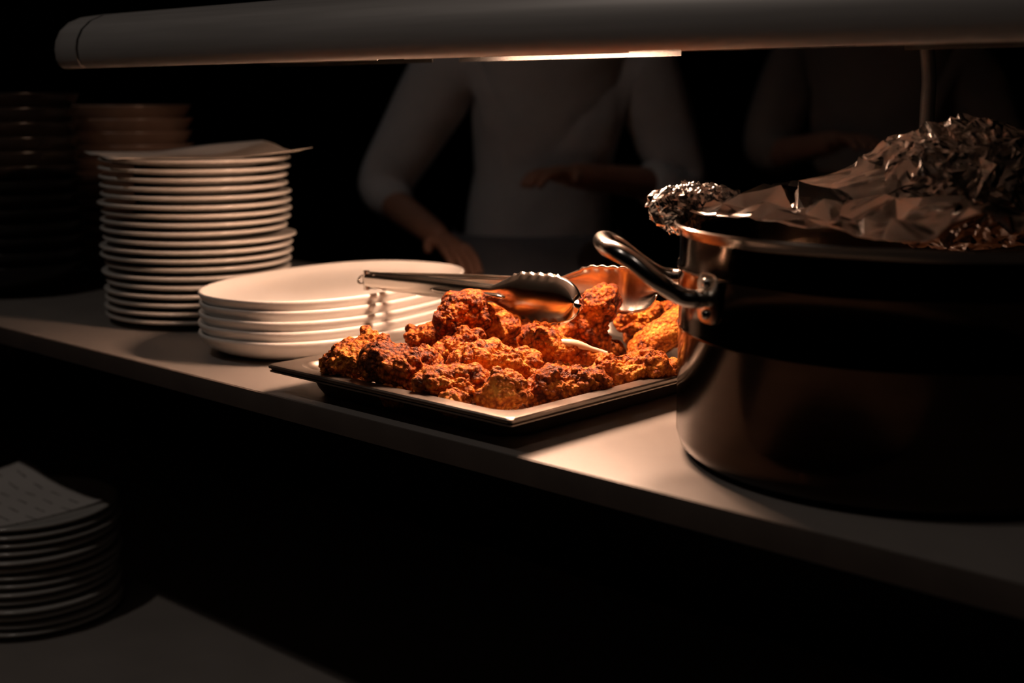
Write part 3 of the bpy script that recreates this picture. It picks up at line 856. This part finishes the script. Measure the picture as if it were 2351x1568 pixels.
def person(loc, rotz, arms, lean, coat, apron, label, hair=M['hair']):
    """local frame: x = person's left, y = forward is -y (faces -y), z up"""
    root = empty('person', loc); root.rotation_euler = (0, 0, rotz)
    tag(root, label, 'person')
    lx, ly = lean
    def up(z, k): return (lx * k, ly * k, z)
    J = {'pelvis': (up(.96, 0), (.15, .10)), 'waist': (up(1.10, .25), (.13, .095)), 'chest': (up(1.30, .65), (.16, .11)), 'collar': (up(1.45, .95), (.11, .08)),
         'neck': (up(1.53, 1.15), .052), 'skull_base': (up(1.59, 1.3), (.062, .07)), 'head': (up(1.68, 1.4), (.076, .094)), 'crown': (up(1.765, 1.4), (.055, .065)),
         'nose': ((lx * 1.4, ly * 1.4 - .105, 1.655), .014)}
    E_ = [('pelvis', 'waist'), ('waist', 'chest'), ('chest', 'collar'), ('collar', 'neck'), ('neck', 'skull_base'), ('skull_base', 'head'), ('head', 'crown'), ('head', 'nose')]
    for sd, s_ in (('l', 1), ('r', -1)):
        sh = Vector((s_ * .185 + lx * .9, ly * .9, 1.44))
        el, wr = Vector(arms[sd][0]), Vector(arms[sd][1])
        J['shoulder_' + sd] = (tuple(sh), .050); J['elbow_' + sd] = (tuple(el), .043); J['wrist_' + sd] = (tuple(wr), .029)
        fd = (wr - el).normalized()
        side = fd.cross(Vector((0, 0, 1)))
        side = side.normalized() if side.length > .1 else Vector((1, 0, 0))
        pm = wr + fd * .06
        J['palm_' + sd] = (tuple(pm), (.036, .018))
        E_ += [('collar', 'shoulder_' + sd), ('shoulder_' + sd, 'elbow_' + sd), ('elbow_' + sd, 'wrist_' + sd), ('wrist_' + sd, 'palm_' + sd)]
        dn = Vector((0, 0, -1))
        for fi, (o_, ln) in enumerate(((-.027, .070), (-.009, .080), (.009, .075), (.027, .060))):
            k1 = pm + side * o_ + fd * .030; k2 = k1 + fd * ln * .5 + dn * .010; k3 = k2 + fd * ln * .35 + dn * .024
            for nm, q, rr in (('a', k1, .0098), ('b', k2, .0090), ('c', k3, .0080)):
                J['f%d%s_%s' % (fi, nm, sd)] = (tuple(q), rr)
            E_ += [('palm_' + sd, 'f%da_%s' % (fi, sd)), ('f%da_%s' % (fi, sd), 'f%db_%s' % (fi, sd)), ('f%db_%s' % (fi, sd), 'f%dc_%s' % (fi, sd))]
        t1 = wr + fd * .035 - side * (s_ * .036); t2 = t1 + fd * .032 - side * (s_ * .014) + dn * .012
        J['th1_' + sd] = (tuple(t1), .011); J['th2_' + sd] = (tuple(t2), .009)
        E_ += [('palm_' + sd, 'th1_' + sd), ('th1_' + sd, 'th2_' + sd)]
        J['hip_' + sd] = ((s_ * .095, 0, .90), .085); J['knee_' + sd] = ((s_ * .105, -.015, .50), .057); J['ankle_' + sd] = ((s_ * .11, .02, .09), .037)
        J['toe_' + sd] = ((s_ * .12, -.13, .04), .032)
        E_ += [('pelvis', 'hip_' + sd), ('hip_' + sd, 'knee_' + sd), ('knee_' + sd, 'ankle_' + sd), ('ankle_' + sd, 'toe_' + sd)]
    skin_mesh('body', J, E_, 'pelvis', M['skin'], root)
    # jacket: looser shell over torso and arms, sleeves pushed up to the mid forearm
    K = {'hem': (up(.88, 0), (.20, .145)), 'waist': (up(1.06, .2), (.185, .135)), 'chest': (up(1.28, .6), (.205, .150)), 'collar': (up(1.45, .95), (.165, .128)), 'collar_top': (up(1.515, 1.08), .066)}
    KE = [('hem', 'waist'), ('waist', 'chest'), ('chest', 'collar'), ('collar', 'collar_top')]
    for sd, s_ in (('l', 1), ('r', -1)):
        sh = Vector(J['shoulder_' + sd][0]); el, wr = Vector(arms[sd][0]), Vector(arms[sd][1])
        K['sh_' + sd] = (tuple(sh), .108); K['up_' + sd] = (tuple(sh.lerp(el, .55)), .080); K['el_' + sd] = (tuple(el), .070); K['cf_' + sd] = (tuple(el.lerp(wr, .42)), .056)
        KE += [('collar', 'sh_' + sd), ('sh_' + sd, 'up_' + sd), ('up_' + sd, 'el_' + sd), ('el_' + sd, 'cf_' + sd)]
    skin_mesh('jacket', K, KE, 'chest', coat, root)
    T = {'seat': ((0, 0, .93), (.19, .14))}; TE = []
    for sd, s_ in (('l', 1), ('r', -1)):
        T['th_' + sd] = ((s_ * .10, 0, .78), .108); T['kn_' + sd] = ((s_ * .107, -.012, .48), .080); T['an_' + sd] = ((s_ * .11, .02, .10), .066)
        TE += [('seat', 'th_' + sd), ('th_' + sd, 'kn_' + sd), ('kn_' + sd, 'an_' + sd)]
    skin_mesh('trousers', T, TE, 'seat', M['trouser'], root)
    for s_ in (1, -1):
        S = {'heel': ((s_ * .11, .05, .045), .045), 'mid': ((s_ * .115, -.04, .042), .045), 'toe': ((s_ * .12, -.15, .036), .040)}
        skin_mesh('shoe', S, [('heel', 'mid'), ('mid', 'toe')], 'mid', M['shoe'], root)
    hd = Vector(J['head'][0])
    hv = []
    for v in ICO5_V:
        q = Vector(v)
        r = Vector((.090, .108, .105))
        p = Vector((q.x * r.x, q.y * r.y, q.z * r.z)) * (1 + .05 * noise.noise(q * 5))
        if q.y < -.25 and q.z < .45: p = Vector((q.x * .05, q.y * .05 + .03, q.z * .05 + .05))
        if q.z < -.45: p.z = -.05
        hv.append(hd + p + Vector((0, .012, .02)))
    mesh_obj('hair', hv, ICO5_F, hair, root)
    for s_ in (1, -1):
        V, F = lathe([(0, -.004), (.012, -.003), (.016, .003), (.010, .006), (0, .004)], 12)
        mesh_obj('ear', [Vector((hd.x + s_ * (.074 + v[2]), hd.y + .01 + v[0] * .8, hd.z - .01 + v[1] * 1.7)) for v in V], F, M['skin'], root)
        V, F = lathe([(0, -.012), (.009, -.008), (.012, 0), (.009, .008), (0, .012)], 12)
        mesh_obj('eye', [Vector((hd.x + s_ * .031 + v[0] * .9, hd.y - .088 + v[2] * .4, hd.z + .008 + v[1] * .5)) for v in V], F, M['porcelain'], root)
    V, F = lathe([(0, -.004), (.02, -.002), (.024, 0), (.02, .002), (0, .004)], 16)
    mesh_obj('mouth', [Vector((hd.x + v[0], hd.y - .086 + abs(v[0]) * .3 + v[1] * .1, hd.z - .062 + v[2])) for v in V], F, vary(mat('lips', rough=.5), (.25, .09, .07), (.3, .11, .09), 20), root)
    if apron:
        V, F = [], []; n = 20
        for j in range(15):
            z = 1.02 - j * .04
            for i in range(n + 1):
                a = -1.9 + 3.8 * i / n
                V.append(((.196 + j * .004) * math.sin(a), -(.150 + j * .004) * math.cos(a) + .01 * math.sin(a * 5 + j * .4) * j / 14 - .004, z))
        for j in range(14):
            for i in range(n):
                q = j * (n + 1) + i; F.append((q, q + 1, q + n + 2, q + n + 1))
        ap = mesh_obj('apron', V, F, apron, root)
        md = ap.modifiers.new('cloth', 'SOLIDIFY'); md.thickness = .004
    return root
import mathutils
# person by the centre of the frame: pale jacket, both arms bent in front
d1 = math.atan2(2.22, -2.02)
person((-2.02, 2.24, 0), math.radians(48), {'r': ((-.36, -.02, 1.11), (-.24, -.26, 1.04)), 'l': ((.33, -.06, 1.12), (.06, -.28, 1.16))}, (.02, -.10),
       M['coat'], M['apron'], 'person in a pale work jacket bending over, arms bent, behind the chicken pan')
person((-1.56, 2.98, 0), math.radians(30), {'r': ((-.27, -.12, 1.18), (-.12, -.32, 1.22)), 'l': ((.30, -.04, 1.16), (.14, -.28, 1.10))}, (-.01, -.03),
       M['coat2'], None, 'person in a dark taupe shirt standing in the gloom above the pot')
